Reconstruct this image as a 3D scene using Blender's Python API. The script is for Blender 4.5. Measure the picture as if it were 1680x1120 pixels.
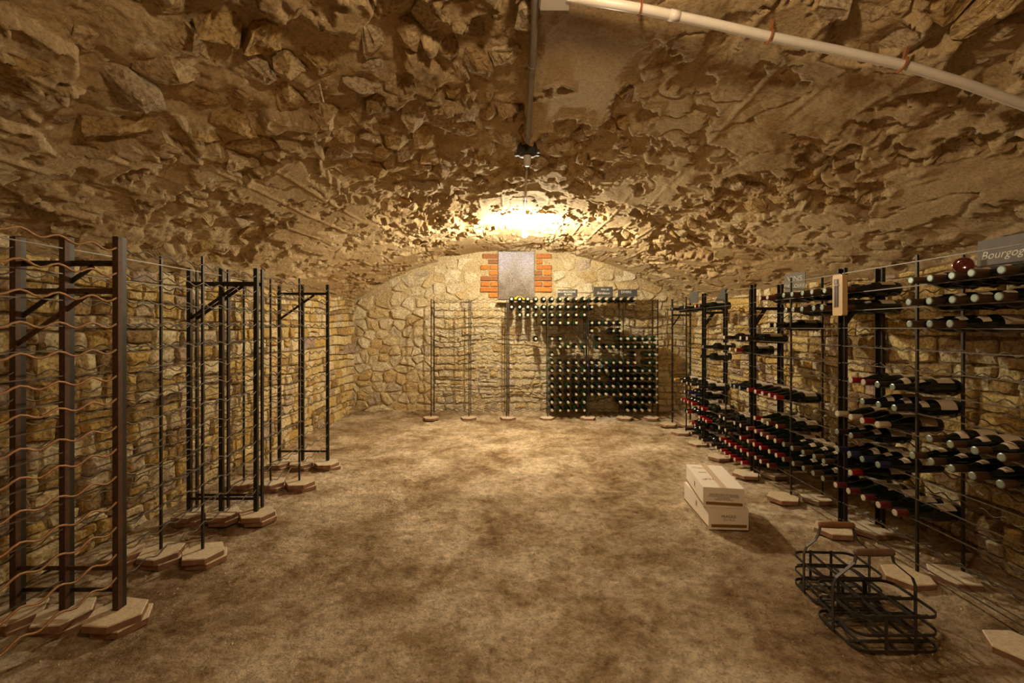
import bpy, math, random
import numpy as np
from mathutils import Vector, Matrix, Euler

random.seed(7)
for o in list(bpy.data.objects): bpy.data.objects.remove(o)
S = bpy.context.scene
COL = S.collection

# ------------------------------------------------------------------ camera
F = 720.0; VX, VY, CAMZ = 846.0, 537.0, 1.15
cd = bpy.data.cameras.new('camera'); cam = bpy.data.objects.new('camera', cd); COL.objects.link(cam)
cam.location = (0, 0, CAMZ); cam.rotation_euler = (math.pi/2, 0, 0)
cd.sensor_width = 36; cd.lens = F/1680*36
cd.shift_x = -(VX-840)/1680; cd.shift_y = -(560-VY)/1680
cd.clip_start = .02; cd.clip_end = 50
S.camera = cam
# ------------------------------------------------------------------ world, light, exposure
w = bpy.data.worlds.new('world'); S.world = w; w.use_nodes = True
w.node_tree.nodes['Background'].inputs[0].default_value = (1.0, .75, .5, 1)
w.node_tree.nodes['Background'].inputs[1].default_value = .02
S.view_settings.view_transform = 'Standard'; S.view_settings.look = 'None'
S.view_settings.gamma = 1; S.view_settings.use_curve_mapping = False
S.view_settings.exposure = 0.12
BULB = (.09, 4.36, 2.075)
LAMP2 = (.16, .62, 2.03)
def lamp(name, loc, power, col, r):
    l = bpy.data.lights.new(name, 'POINT'); l.energy = power; l.color = col; l.shadow_soft_size = r; l.use_soft_falloff = False
    o = bpy.data.objects.new(name, l); o.location = loc; COL.objects.link(o); return o
lamp('bulb_light', BULB, 150, (1.0, .88, .64), .036)
lamp('entrance_bulb_light', LAMP2, 34, (1.0, .75, .46), .036)

# ------------------------------------------------------------------ room numbers
VC, VR, VZT = .05, 3.875, 2.2
VZC = VZT - VR
XL, XR, YB, YF = -2.2, 2.32, 5.95, -1.2
def zvault(x): return VZC + math.sqrt(VR*VR - (x-VC)**2)
def vpt(s, t, h):                       # arc length, depth, height into the room
    a = s/VR; r = VR-h
    return (VC + r*math.sin(a), t, VZC + r*math.cos(a))
def P(px, py, d): return Vector(((px-VX)*d/F, d, CAMZ+(VY-py)*d/F))
def on_vault(px, py, off=.03):
    dx, dz = (px-VX)/F, (VY-py)/F; r = VR-off
    a = dx*dx+dz*dz; b = 2*(dx*(-VC)+dz*(CAMZ-VZC)); c = VC*VC+(CAMZ-VZC)**2-r*r
    d = (-b+math.sqrt(b*b-4*a*c))/(2*a)
    return P(px, py, d)

# ------------------------------------------------------------------ noise
def _h(ix, iy, iz, seed):
    n = (ix.astype(np.int64)*374761393 + iy.astype(np.int64)*668265263 + iz.astype(np.int64)*2147483647 + seed*974634777)
    n = (n ^ (n >> 13))*1274126177 & 0x7fffffff
    n = (n ^ (n >> 16))*668265263 & 0x7fffffff
    return (n & 0xffff)/65535.0
def vnoise(p, seed=0):
    p = np.asarray(p, float); f = np.floor(p); i = f.astype(np.int64); f = p-f; u = f*f*(3-2*f)
    r = 0
    for a in (0, 1):
        for b in (0, 1):
            for c in (0, 1):
                wgt = (u[..., 0] if a else 1-u[..., 0])*(u[..., 1] if b else 1-u[..., 1])*(u[..., 2] if c else 1-u[..., 2])
                r = r + wgt*_h(i[..., 0]+a, i[..., 1]+b, i[..., 2]+c, seed)
    return r
def fbm(p, o=4, seed=0, g=.5):
    p = np.asarray(p, float); a = 1.; s = 0.; t = 0.
    for k in range(o):
        s = s + a*(vnoise(p*2**k+k*17.3, seed+k)-.5); t += a; a *= g
    return s/t*2
def sst(x, a, b):
    t = np.clip((x-a)/(b-a), 0, 1); return t*t*(3-2*t)
def stack(*a): return np.stack(np.broadcast_arrays(*[np.asarray(q, float) for q in a]), -1)

# ------------------------------------------------------------------ materials
def new_mat(name):
    m = bpy.data.materials.new(name); m.use_nodes = True
    nt = m.node_tree; b = nt.nodes['Principled BSDF']; return m, nt, b
def N(nt, t, **kw):
    n = nt.nodes.new(t)
    for k, v in kw.items(): setattr(n, k, v)
    return n
def simple(name, col, rough=.6, metal=0., var=0., scale=30, bump=0., spec=.5, coat=0.):
    m, nt, b = new_mat(name)
    b.inputs['Base Color'].default_value = (*col, 1); b.inputs['Roughness'].default_value = rough
    b.inputs['Metallic'].default_value = metal; b.inputs['Specular IOR Level'].default_value = spec
    b.inputs['Coat Weight'].default_value = coat
    tc = N(nt, 'ShaderNodeTexCoord'); n = N(nt, 'ShaderNodeTexNoise'); n.inputs['Scale'].default_value = scale
    n.inputs['Detail'].default_value = 5
    nt.links.new(tc.outputs['Object'], n.inputs['Vector'])
    if var:
        mx = N(nt, 'ShaderNodeMix', data_type='RGBA')
        mx.inputs[6].default_value = (*[c*(1-var) for c in col], 1); mx.inputs[7].default_value = (*[min(1, c*(1+var)) for c in col], 1)
        nt.links.new(n.outputs[0], mx.inputs[0]); nt.links.new(mx.outputs[2], b.inputs['Base Color'])
    if bump:
        bp = N(nt, 'ShaderNodeBump'); bp.inputs['Strength'].default_value = .7; bp.inputs['Distance'].default_value = bump
        nt.links.new(n.outputs[0], bp.inputs['Height']); nt.links.new(bp.outputs[0], b.inputs['Normal'])
    return m
def ramp(nt, src, stops, interp='LINEAR'):
    r = N(nt, 'ShaderNodeValToRGB'); r.color_ramp.interpolation = interp
    e = r.color_ramp.elements
    while len(e) < len(stops): e.new(.5)
    for q, (p, c) in zip(e, stops): q.position = p; q.color = (*c, 1)
    nt.links.new(src, r.inputs[0]); return r.outputs[0]
def stone_mat(name, stops, dark=(.5, .42, .36), s1=9, bumpd=.012, fine=70, dirt=.8, bs=22):
    m, nt, b = new_mat(name); L = nt.links
    at = N(nt, 'ShaderNodeAttribute', attribute_name='tint')
    tc = N(nt, 'ShaderNodeTexCoord')
    n1 = N(nt, 'ShaderNodeTexNoise'); n1.inputs['Scale'].default_value = s1; n1.inputs['Detail'].default_value = 8; n1.inputs['Roughness'].default_value = .65
    n2 = N(nt, 'ShaderNodeTexNoise'); n2.inputs['Scale'].default_value = fine; n2.inputs['Detail'].default_value = 6
    L.new(tc.outputs['Object'], n1.inputs['Vector']); L.new(tc.outputs['Object'], n2.inputs['Vector'])
    ad = N(nt, 'ShaderNodeMath', operation='MULTIPLY_ADD'); ad.inputs[1].default_value = .55
    sb = N(nt, 'ShaderNodeMath', operation='SUBTRACT'); sb.inputs[1].default_value = .5
    L.new(n1.outputs[0], sb.inputs[0]); L.new(sb.outputs[0], ad.inputs[0]); L.new(at.outputs['Fac'], ad.inputs[2])
    c = ramp(nt, ad.outputs[0], stops)
    d = ramp(nt, n2.outputs[0], [(.36, dark), (.52, (1, 1, 1)), (.7, (1.15, 1.15, 1.1))])
    mx = N(nt, 'ShaderNodeMix', data_type='RGBA', blend_type='MULTIPLY'); mx.inputs[0].default_value = dirt
    L.new(c, mx.inputs[6]); L.new(d, mx.inputs[7]); L.new(mx.outputs[2], b.inputs['Base Color'])
    b.inputs['Roughness'].default_value = .95; b.inputs['Specular IOR Level'].default_value = .15
    n3 = N(nt, 'ShaderNodeTexNoise'); n3.inputs['Scale'].default_value = bs; n3.inputs['Detail'].default_value = 10; n3.inputs['Roughness'].default_value = .7
    L.new(tc.outputs['Object'], n3.inputs['Vector'])
    bp = N(nt, 'ShaderNodeBump'); bp.inputs['Strength'].default_value = 1.; bp.inputs['Distance'].default_value = bumpd*1.8
    L.new(n3.outputs[0], bp.inputs['Height']); L.new(bp.outputs[0], b.inputs['Normal'])
    return m

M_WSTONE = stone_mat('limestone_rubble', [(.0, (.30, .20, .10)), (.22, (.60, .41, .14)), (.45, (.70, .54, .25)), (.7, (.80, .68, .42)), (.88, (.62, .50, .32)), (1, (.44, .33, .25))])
M_VSTONE = stone_mat('vault_stone', [(.0, (.40, .26, .12)), (.3, (.60, .40, .17)), (.55, (.64, .46, .25)), (.8, (.70, .54, .33)), (1, (.56, .42, .28))], bumpd=.022, s1=6)
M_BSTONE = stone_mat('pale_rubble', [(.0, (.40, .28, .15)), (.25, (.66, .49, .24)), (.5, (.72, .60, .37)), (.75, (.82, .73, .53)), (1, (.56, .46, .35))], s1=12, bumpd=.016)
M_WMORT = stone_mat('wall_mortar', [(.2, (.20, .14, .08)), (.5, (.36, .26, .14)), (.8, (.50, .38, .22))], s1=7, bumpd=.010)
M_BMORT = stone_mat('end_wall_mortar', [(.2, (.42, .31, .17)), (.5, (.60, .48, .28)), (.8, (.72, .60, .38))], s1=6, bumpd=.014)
M_VMORT = stone_mat('vault_mortar', [(.2, (.38, .25, .12)), (.5, (.54, .39, .21)), (.8, (.68, .54, .34))], s1=4, bumpd=.009, fine=90, bs=40, dirt=.4)
M_BRICK = stone_mat('red_brick', [(.0, (.26, .13, .07)), (.4, (.45, .17, .05)), (1, (.62, .24, .06))], bumpd=.003, s1=20)
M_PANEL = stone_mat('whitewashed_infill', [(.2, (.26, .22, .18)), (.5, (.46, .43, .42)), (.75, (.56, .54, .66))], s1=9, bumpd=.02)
M_TILE = stone_mat('terracotta_tile', [(.0, (.48, .37, .24)), (.5, (.62, .51, .36)), (1, (.72, .63, .48))], bumpd=.003, s1=8, dirt=.35)
M_TILEB = simple('terracotta_edge', (.27, .14, .08), .95, var=.4, scale=40, bump=.003)
M_RUST = simple('rusty_iron', (.085, .040, .020), .62, .35, var=.6, scale=60, bump=.001)
M_WIRER = simple('rusty_wire', (.34, .18, .08), .6, .3, var=.5, scale=40)
M_IRON = simple('dark_iron', (.035, .028, .018), .5, .5, var=.4, scale=50, bump=.0006)
M_WIRE = simple('grey_wire', (.115, .09, .065), .45, .4, var=.4, scale=40)
M_BASKET = simple('weathered_strap_iron', (.06, .05, .045), .55, .5, var=.5, scale=50)
M_WOOD = simple('worn_wood_handle', (.22, .09, .04), .55, var=.5, scale=60, bump=.001)
M_GLASS = simple('dark_bottle_glass', (.006, .009, .006), .13, 0, spec=.5)
M_GLASSG = simple('green_bottle_glass', (.012, .028, .010), .12, 0, spec=.5)
M_SLATE = simple('slate', (.17, .155, .14), .75, var=.35, scale=18, bump=.002)
M_SLATED = simple('dark_slate', (.06, .055, .05), .8, var=.35, scale=18)
M_SLATEL = simple('chalk_smeared_slate', (.24, .225, .20), .8, var=.3, scale=25, bump=.001)
M_CHALK = simple('chalk', (.75, .72, .62), .95)
M_CARD = simple('white_cardboard', (.84, .76, .68), .8, var=.06, scale=8)
M_GOLD = simple('gold_print', (.22, .12, .02), .5)
M_INK = simple('printed_ink', (.10, .07, .05), .8)
M_TAPE = simple('packing_tape', (.66, .52, .38), .35)
M_PVC = simple('cream_plastic_pipe', (.60, .55, .48), .4, var=.08, scale=10)
M_DUCT = simple('grey_conduit', (.22, .19, .165), .5, var=.15, scale=12)
M_CLAMP = simple('rusty_clamp', (.24, .08, .02), .8, var=.5, scale=90)
M_BLACK = simple('black_fitting', (.035, .035, .032), .5, var=.4, scale=60)
M_WHITEP = simple('white_socket', (.62, .56, .50), .5)
M_THERM = simple('beige_wood_case', (.62, .42, .19), .5, var=.15, scale=12)
M_DARK = simple('dark_backplate', (.06, .04, .03), .5)
M_TUBE = simple('pale_glass_tube', (.5, .48, .47), .2)
M_YELLOW = simple('yellow_cloth', (.75, .50, .02), .8)
M_AMBER = simple('rose_glass', (.22, .03, .03), .08, coat=.5)
M_AMBER.node_tree.nodes['Principled BSDF'].inputs['Transmission Weight'].default_value = .6
M_PLABEL = simple('paper_label', (.62, .52, .40), .8, var=.1, scale=30)
CAPS = {n: simple(n+'_capsule', c, r, .2 if n != 'cream' else 0) for n, c, r in [
    ('red', (.42, .012, .015), .35), ('maroon', (.20, .03, .03), .45), ('pink', (.40, .12, .10), .5), ('cream', (.60, .50, .34), .5),
    ('black', (.02, .02, .02), .35), ('blue', (.03, .03, .12), .4), ('brown', (.11, .055, .03), .4), ('gold', (.55, .34, .06), .4),
    ('dark', (.045, .02, .02), .45), ('green', (.02, .05, .03), .4)]}
M_CAPTOP = simple('capsule_disc', (.25, .31, .27), .35, .5, var=.3, scale=300)
M_CAPTOPW = simple('pale_capsule_disc', (.46, .42, .32), .5, var=.3, scale=300)
def lit(name, col, strength=60):
    m, nt, b = new_mat(name); b.inputs['Emission Color'].default_value = (*col, 1); b.inputs['Emission Strength'].default_value = strength
    m.cycles.emission_sampling = 'NONE'; return m
M_LIT1 = lit('lit_bulb', (1, .9, .7)); M_LIT2 = lit('lit_bulb_entrance', (1, .82, .6))

# floor material
m, nt, b = new_mat('earth_floor'); M_FLOOR = m; L = nt.links
tc = N(nt, 'ShaderNodeTexCoord')
def tex(scale, det=8, rough=.6, dist=0):
    n = N(nt, 'ShaderNodeTexNoise'); n.inputs['Scale'].default_value = scale; n.inputs['Detail'].default_value = det
    n.inputs['Roughness'].default_value = rough; n.inputs['Distortion'].default_value = dist
    L.new(tc.outputs['Object'], n.inputs['Vector']); return n.outputs[0]
c0 = ramp(nt, tex(2.2, 14, .76, .2), [(.36, (.25, .165, .085)), (.45, (.47, .365, .225)), (.58, (.80, .71, .55))])
c0b = ramp(nt, tex(.8, 5, .6, .4), [(.38, (.70, .62, .53)), (.54, (1.15, 1.13, 1.12))])
mx0 = N(nt, 'ShaderNodeMix', data_type='RGBA', blend_type='MULTIPLY'); mx0.inputs[0].default_value = 1
L.new(c0, mx0.inputs[6]); L.new(c0b, mx0.inputs[7]); c1 = mx0.outputs[2]
c2 = ramp(nt, tex(20, 9, .75), [(.36, (.55, .47, .38)), (.50, (.95, .92, .9)), (.62, (1.2, 1.18, 1.15))])
mx = N(nt, 'ShaderNodeMix', data_type='RGBA', blend_type='MULTIPLY'); mx.inputs[0].default_value = .9
L.new(c1, mx.inputs[6]); L.new(c2, mx.inputs[7])
c3 = ramp(nt, tex(110, 3, .6), [(.30, (.45, .38, .32)), (.45, (1, 1, 1)), (.64, (1, 1, 1)), (.72, (1.7, 1.6, 1.45))])
m2 = N(nt, 'ShaderNodeMix', data_type='RGBA', blend_type='MULTIPLY'); m2.inputs[0].default_value = .8
L.new(mx.outputs[2], m2.inputs[6]); L.new(c3, m2.inputs[7]); L.new(m2.outputs[2], b.inputs['Base Color'])
b.inputs['Roughness'].default_value = .92; b.inputs['Specular IOR Level'].default_value = .25
bp = N(nt, 'ShaderNodeBump'); bp.inputs['Distance'].default_value = .03; bp.inputs['Strength'].default_value = 1.
L.new(tex(45, 8, .7), bp.inputs['Height']); L.new(bp.outputs[0], b.inputs['Normal'])

# ------------------------------------------------------------------ mesh helpers
def link(name, me, parent=None, loc=None, rot=None):
    o = bpy.data.objects.new(name, me); COL.objects.link(o)
    if parent is not None: o.parent = parent
    if loc is not None: o.location = loc
    if rot is not None: o.rotation_euler = rot
    return o
def empty(name, loc=(0, 0, 0), rz=0):
    o = bpy.data.objects.new(name, None); COL.objects.link(o); o.location = loc; o.rotation_euler = (0, 0, rz); o.empty_display_size = .05
    return o
def tag(o, label, cat, group=None, kind=None):
    if label: o['label'] = label
    if cat: o['category'] = cat
    if group: o['group'] = group
    if kind: o['kind'] = kind
    return o
class MB:
    def __init__(s): s.v = []; s.f = []
    def add(s, vs, fs):
        n = len(s.v); s.v += [tuple(q) for q in vs]; s.f += [tuple(n+i for i in q) for q in fs]; return s
    def box(s, c, d, rot=None):
        x, y, z = d[0]/2, d[1]/2, d[2]/2
        vs = [Vector((a, b_, e)) for a in (-x, x) for b_ in (-y, y) for e in (-z, z)]
        if rot: R = Euler(rot).to_matrix(); vs = [R @ q for q in vs]
        vs = [q+Vector(c) for q in vs]
        return s.add(vs, [(0, 1, 3, 2), (4, 6, 7, 5), (0, 4, 5, 1), (2, 3, 7, 6), (0, 2, 6, 4), (1, 5, 7, 3)])
    def bar(s, a, b_, wd, th, up=(0, 0, 1)):          # rectangular bar from a to b
        a, b_ = Vector(a), Vector(b_); d = (b_-a); l = d.length; d.normalize()
        sd = d.cross(Vector(up)).normalized(); u = sd.cross(d)
        vs = []
        for p in (a, b_):
            for i, j in ((-1, -1), (1, -1), (1, 1), (-1, 1)): vs.append(p+sd*i*th/2+u*j*wd/2)
        return s.add(vs, [(0, 3, 2, 1), (4, 5, 6, 7), (0, 1, 5, 4), (1, 2, 6, 5), (2, 3, 7, 6), (3, 0, 4, 7)])
    def tube(s, pts, r, n=8, closed=False, flat=None):
        pts = [Vector(p) for p in pts]; k = len(pts); vs = []
        rr = r if hasattr(r, '__len__') else [r]*k
        ref = None
        for i, p in enumerate(pts):
            a = pts[(i-1) % k] if (closed or i > 0) else p; c = pts[(i+1) % k] if (closed or i < k-1) else p
            t = (c-a).normalized()
            if flat is not None: ref = Vector(flat)
            elif ref is None: ref = Vector((0, 0, 1)) if abs(t.z) < .9 else Vector((1, 0, 0))
            sd = t.cross(ref).normalized(); u = sd.cross(t).normalized()
            if flat is None: ref = u
            for j in range(n):
                an = 2*math.pi*(j+.5)/n
                if isinstance(rr[i], tuple): vs.append(p+sd*math.cos(an)*rr[i][0]*1.414+u*math.sin(an)*rr[i][1]*1.414)
                else: vs.append(p+sd*math.cos(an)*rr[i]+u*math.sin(an)*rr[i])
        fs = []
        for i in range(k if closed else k-1):
            for j in range(n):
                a = i*n+j; b_ = i*n+(j+1) % n; c = ((i+1) % k)*n+(j+1) % n; d = ((i+1) % k)*n+j
                fs.append((a, b_, c, d))
        if not closed: fs += [tuple(reversed(range(n))), tuple((k-1)*n+j for j in range(n))]
        return s.add(vs, fs)
    def lathe(s, prof, n=20, axis='X', a0=0, a1=2*math.pi, off=(0, 0, 0)):      # prof = [(along, radius)]
        full = abs(a1-a0-2*math.pi) < 1e-6; m_ = n if full else n+1; vs = []
        for x, r in prof:
            for j in range(m_):
                a = a0+(a1-a0)*j/n; c, d = r*math.cos(a), r*math.sin(a)
                q = (x, -d, c) if axis == 'X' else (c, d, x)
                vs.append((q[0]+off[0], q[1]+off[1], q[2]+off[2]))
        fs = []
        for i in range(len(prof)-1):
            for j in range(n):
                j2 = (j+1) % m_
                fs.append((i*m_+j, (i+1)*m_+j, (i+1)*m_+j2, i*m_+j2) if axis == 'X' else (i*m_+j, i*m_+j2, (i+1)*m_+j2, (i+1)*m_+j))
        return s.add(vs, fs)
    def prism(s, poly, z0, z1):
        n = len(poly); vs = [(x, y, z0) for x, y in poly]+[(x, y, z1) for x, y in poly]
        fs = [tuple(reversed(range(n))), tuple(range(n, 2*n))]+[(i, (i+1) % n, n+(i+1) % n, n+i) for i in range(n)]
        return s.add(vs, fs)
    def mesh(s, name, mat, smooth=False):
        me = bpy.data.meshes.new(name); me.from_pydata(s.v, [], s.f); me.materials.append(mat)
        if smooth: me.polygons.foreach_set('use_smooth', [True]*len(me.polygons))
        me.update(); return me
    def build(s, name, mat, parent=None, smooth=False, loc=None, rot=None):
        return link(name, s.mesh(name, mat, smooth), parent, loc, rot)
def tint(me, vals):
    a = me.attributes.new('tint', 'FLOAT', 'POINT')
    a.data.foreach_set('value', np.asarray(vals, dtype=np.float32) if hasattr(vals, '__len__') else np.full(len(me.vertices), vals, np.float32))
def grid_mesh(name, pts, mat, smooth=True, tv=.5):       # pts [a,b,3]
    a, b_ = pts.shape[:2]; me = bpy.data.meshes.new(name)
    me.vertices.add(a*b_); me.vertices.foreach_set('co', pts.reshape(-1).astype(np.float32))
    idx = np.arange(a*b_).reshape(a, b_)
    q = np.stack([idx[:-1, :-1], idx[1:, :-1], idx[1:, 1:], idx[:-1, 1:]], -1).reshape(-1)
    nf = (a-1)*(b_-1)
    me.loops.add(nf*4); me.loops.foreach_set('vertex_index', q.astype(np.int32))
    me.polygons.add(nf); me.polygons.foreach_set('loop_start', np.arange(nf, dtype=np.int32)*4)
    me.polygons.foreach_set('loop_total', np.full(nf, 4, np.int32))
    me.update(calc_edges=True); me.validate()
    if smooth: me.polygons.foreach_set('use_smooth', [True]*nf)
    me.materials.append(mat); tint(me, tv); return me

# ------------------------------------------------------------------ rubble stones
def clip(poly, mx_, my_, nx, ny):                  # keep side where (p-m).n <= 0
    out = []; k = len(poly)
    for i in range(k):
        p, q = poly[i], poly[(i+1) % k]
        dp = (p[0]-mx_)*nx+(p[1]-my_)*ny; dq = (q[0]-mx_)*nx+(q[1]-my_)*ny
        if dp <= 0: out.append(p)
        if (dp < 0) != (dq < 0) and dp != dq:
            t = dp/(dp-dq); out.append((p[0]+(q[0]-p[0])*t, p[1]+(q[1]-p[1])*t))
    return out
def cells(u0, u1, v0, v1, rows_h, lens, rng, asp=1.0, jit=.25):
    seeds = []; v = v0
    while v < v1:
        h = rng.uniform(*rows_h); u = u0-rng.uniform(0, lens[0])
        while u < u1+.05:
            l = rng.uniform(*lens)*(.7+.6*(h-rows_h[0])/(rows_h[1]-rows_h[0]+1e-6))
            if rng.random() < .14 and h > sum(rows_h)/2:   # two thin pieces
                seeds.append((u+l/2, v+h*.27)); seeds.append((u+l/2+rng.uniform(-.02, .02), v+h*.78))
            else: seeds.append((u+l/2, v+h/2+rng.uniform(-jit, jit)*h))
            u += l
        v += h
    A = np.array(seeds)*np.array([1, asp]); out = []
    for i, (x, y) in enumerate(A):
        if not (u0-.02 <= x <= u1+.02): continue
        d = (A[:, 0]-x)**2+(A[:, 1]-y)**2; near = np.argsort(d)[1:16]
        poly = [(x-.5, y-.5), (x+.5, y-.5), (x+.5, y+.5), (x-.5, y+.5)]
        for j in near:
            nx, ny = A[j, 0]-x, A[j, 1]-y
            poly = clip(poly, (x+A[j, 0])/2, (y+A[j, 1])/2, nx, ny)
        poly = [(min(max(a, u0), u1), min(max(b_/asp, v0), v1)) for a, b_ in poly]
        if len(poly) >= 3: out.append(poly)
    return out
def courses(u0, u1, v0, v1, rows_h, lens, rng, wav=.02):
    out = []; v = v0; ph = rng.random()*9
    def bnd(k, v_, u): return v_+wav*float(fbm(np.array([u*2.3, k*.35+ph, 0.]), 2, 3))*2 if k else v_
    k = 0
    while v < v1:
        h = min(rng.uniform(*rows_h), v1-v+.02); u = u0-rng.uniform(0, lens[0])
        while u < u1:
            l = rng.uniform(*lens)*(.75+.5*(h-rows_h[0])/(rows_h[1]-rows_h[0])); a, c = u, min(u+l, u1); a = max(a, u0); u += l
            if c-a < .03: continue
            sk = rng.uniform(-.12, .12)*h
            def q(uu, top): 
                kk = k+1 if top else k; vv = v+h if top else v
                return (uu+(sk if top else -sk)*.5, min(max(bnd(kk, vv, uu), v0), v1))
            split = h > (rows_h[0]+rows_h[1])*.55 and rng.random() < .22
            lo = [q(a, 0), q((a+c)/2, 0), q(c, 0)]; hi = [q(c, 1), q((a+c)/2, 1), q(a, 1)]
            if split:
                f = rng.uniform(.35, .65); ml = (a, lo[0][1]*(1-f)+hi[2][1]*f); mr = (c, lo[2][1]*(1-f)+hi[0][1]*f)
                mc = ((a+c)/2+rng.uniform(-.02, .02), (ml[1]+mr[1])/2+rng.uniform(-.01, .01))
                out.append(lo+[mr, mc, ml]); out.append([ml, mc, mr]+hi)
            else: out.append(lo+[(c+rng.uniform(-.15, .15)*h*.5, (lo[2][1]+hi[0][1])/2)]+hi+[(a, (lo[0][1]+hi[2][1])/2)])
        v += h; k += 1
    return out
def chaikin(p, k=.22):
    o = []; n = len(p)
    for i in range(n):
        a, b_ = p[i], p[(i+1) % n]
        o.append((a[0]+(b_[0]-a[0])*k, a[1]+(b_[1]-a[1])*k)); o.append((a[0]+(b_[0]-a[0])*(1-k), a[1]+(b_[1]-a[1])*(1-k)))
    return o
def stone_geo(poly, joint, rng, hfun, rings, base=-.03, rough=.12, round_=.22, tilt=.06):
    """hfun(u,v,level01)->height ; returns uvh verts + faces"""
    n0 = len(poly); cx = sum(p[0] for p in poly)/n0; cy = sum(p[1] for p in poly)/n0
    pl = [p for i, p in enumerate(poly) if math.dist(p, poly[(i+1) % n0]) > .006]
    if len(pl) < 3: return None
    pl = chaikin(pl, round_); n = len(pl)
    rad = sum(math.dist(p, (cx, cy)) for p in pl)/n
    if rad < .018: return None
    out = []
    for (x, y) in pl:
        d = math.dist((x, y), (cx, cy)); k = max(.3, (d-joint-rng.uniform(0, rough)*rad*.6)/d)
        out.append((cx+(x-cx)*k, cy+(y-cy)*k))
    tx, ty = rng.uniform(-tilt, tilt), rng.uniform(-tilt, tilt); V = []
    V += [(x, y, base) for x, y in out]
    for k, lv in rings:
        for x, y in out:
            xx, yy = cx+(x-cx)*k, cy+(y-cy)*k
            V.append((xx, yy, hfun(xx, yy, lv)+tx*(xx-cx)+ty*(yy-cy)))
    V.append((cx, cy, hfun(cx, cy, 1.0)))
    fs = []; R = len(rings)
    for r in range(R):
        for j in range(n):
            a = r*n+j; b_ = r*n+(j+1) % n; fs.append((a, b_, b_+n, a+n))
    c = (R+1)*n
    for j in range(n): fs.append((R*n+j, R*n+(j+1) % n, c))
    return V, fs, (cx, cy), rad
def make_stones(geos, mapf, parent, mat, rng, pos_noise, keep=300, smooth=False, tints=None, flip=False):
    """geos: list of (V,f,c,rad). Nearest (largest in picture) become parts, the rest one stuff part."""
    items = []
    for g in geos:
        c3 = mapf(g[2][0], g[2][1], 0); d = math.sqrt(c3[0]**2+c3[1]**2+(c3[2]-CAMZ)**2)
        items.append((g[3]/d if c3[1] > .2 else 0, g))
    items.sort(key=lambda q: -q[0])
    rv, rf, rt = [], [], []
    for i, (_, g) in enumerate(items):
        V = np.array(g[0]); n_ = pos_noise(V); V[:, 2] += n_
        pts = [mapf(*q) for q in V]
        f = [tuple(reversed(q)) for q in g[1]] if flip else g[1]
        t = tints(g) if tints else rng.random()
        if i < keep:
            me = bpy.data.meshes.new('stone'); me.from_pydata(pts, [], f); me.materials.append(mat)
            if smooth: me.polygons.foreach_set('use_smooth', [True]*len(f))
            tint(me, t); link('stone', me, parent)
        else:
            b_ = len(rv); rv += pts; rf += [tuple(b_+k for k in q) for q in f]; rt += [t]*len(pts)
    if rv:
        me = bpy.data.meshes.new('small_stones'); me.from_pydata(rv, [], rf); me.materials.append(mat)
        if smooth: me.polygons.foreach_set('use_smooth', [True]*len(rf))
        tint(me, rt); o = link('small_stones', me, parent); o['kind'] = 'stuff'

# ------------------------------------------------------------------ floor
ys = [YF]; st = .03
while ys[-1] < 6.1:
    y = ys[-1]; ys.append(y+(.05 if y < .7 else .011 if y < 2.6 else .016 if y < 4 else .024))
ys = np.array(ys); xs = np.arange(XL-.15, XR+.16, .014)
X, Y = np.meshgrid(xs, ys, indexing='ij')
def floor_h(X, Y):
    h = fbm(stack(X*1.2, Y*1.2, 0), 3, 3)*.022+fbm(stack(X*8, Y*8, 2), 4, 9, .65)*.016+np.abs(fbm(stack(X*30, Y*30, 5), 2, 21))*.009
    edge = sst(np.minimum(np.abs(X-XL), np.abs(XR-X)), .55, .0)+sst(YB-Y, .35, 0)
    return h-.008+edge*.02*(1+fbm(stack(X*5, Y*5, 8), 2, 5))
H = floor_h(X, Y)
fl = link('floor', grid_mesh('floor', np.stack([X, Y, H], -1), M_FLOOR)); fl['kind'] = 'structure'
# gravel and crumbs of lime on the floor: nobody could count it
rng = random.Random(3); g = MB()
for i in range(5200):
    y = .9+5*rng.random()**1.3; x = rng.uniform(XL+.13, XR-.13)
    if rng.random() < .35: x = rng.choice([-1, 1])*(1.3+.75*rng.random())
    r = rng.uniform(.0015, .0045)*(2.2 if rng.random() < .05 else 1)
    z = float(floor_h(np.array(x), np.array(y))); a = rng.random()*6
    vs = [(x+r*math.cos(a+k*2.09)*rng.uniform(.7, 1.2), y+r*math.sin(a+k*2.09)*rng.uniform(.7, 1.2), z-.001) for k in range(3)]+[(x, y, z+r*.9)]
    g.add(vs, [(0, 1, 3), (1, 2, 3), (2, 0, 3)])
gm = g.mesh('gravel', M_TILE); tint(gm, [rng.random() for _ in range(len(gm.vertices)//4) for _k in range(4)])
go = link('gravel', gm); tag(go, 'pale gravel and lime crumbs scattered over the brown earth floor', 'gravel', kind='stuff')

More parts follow.
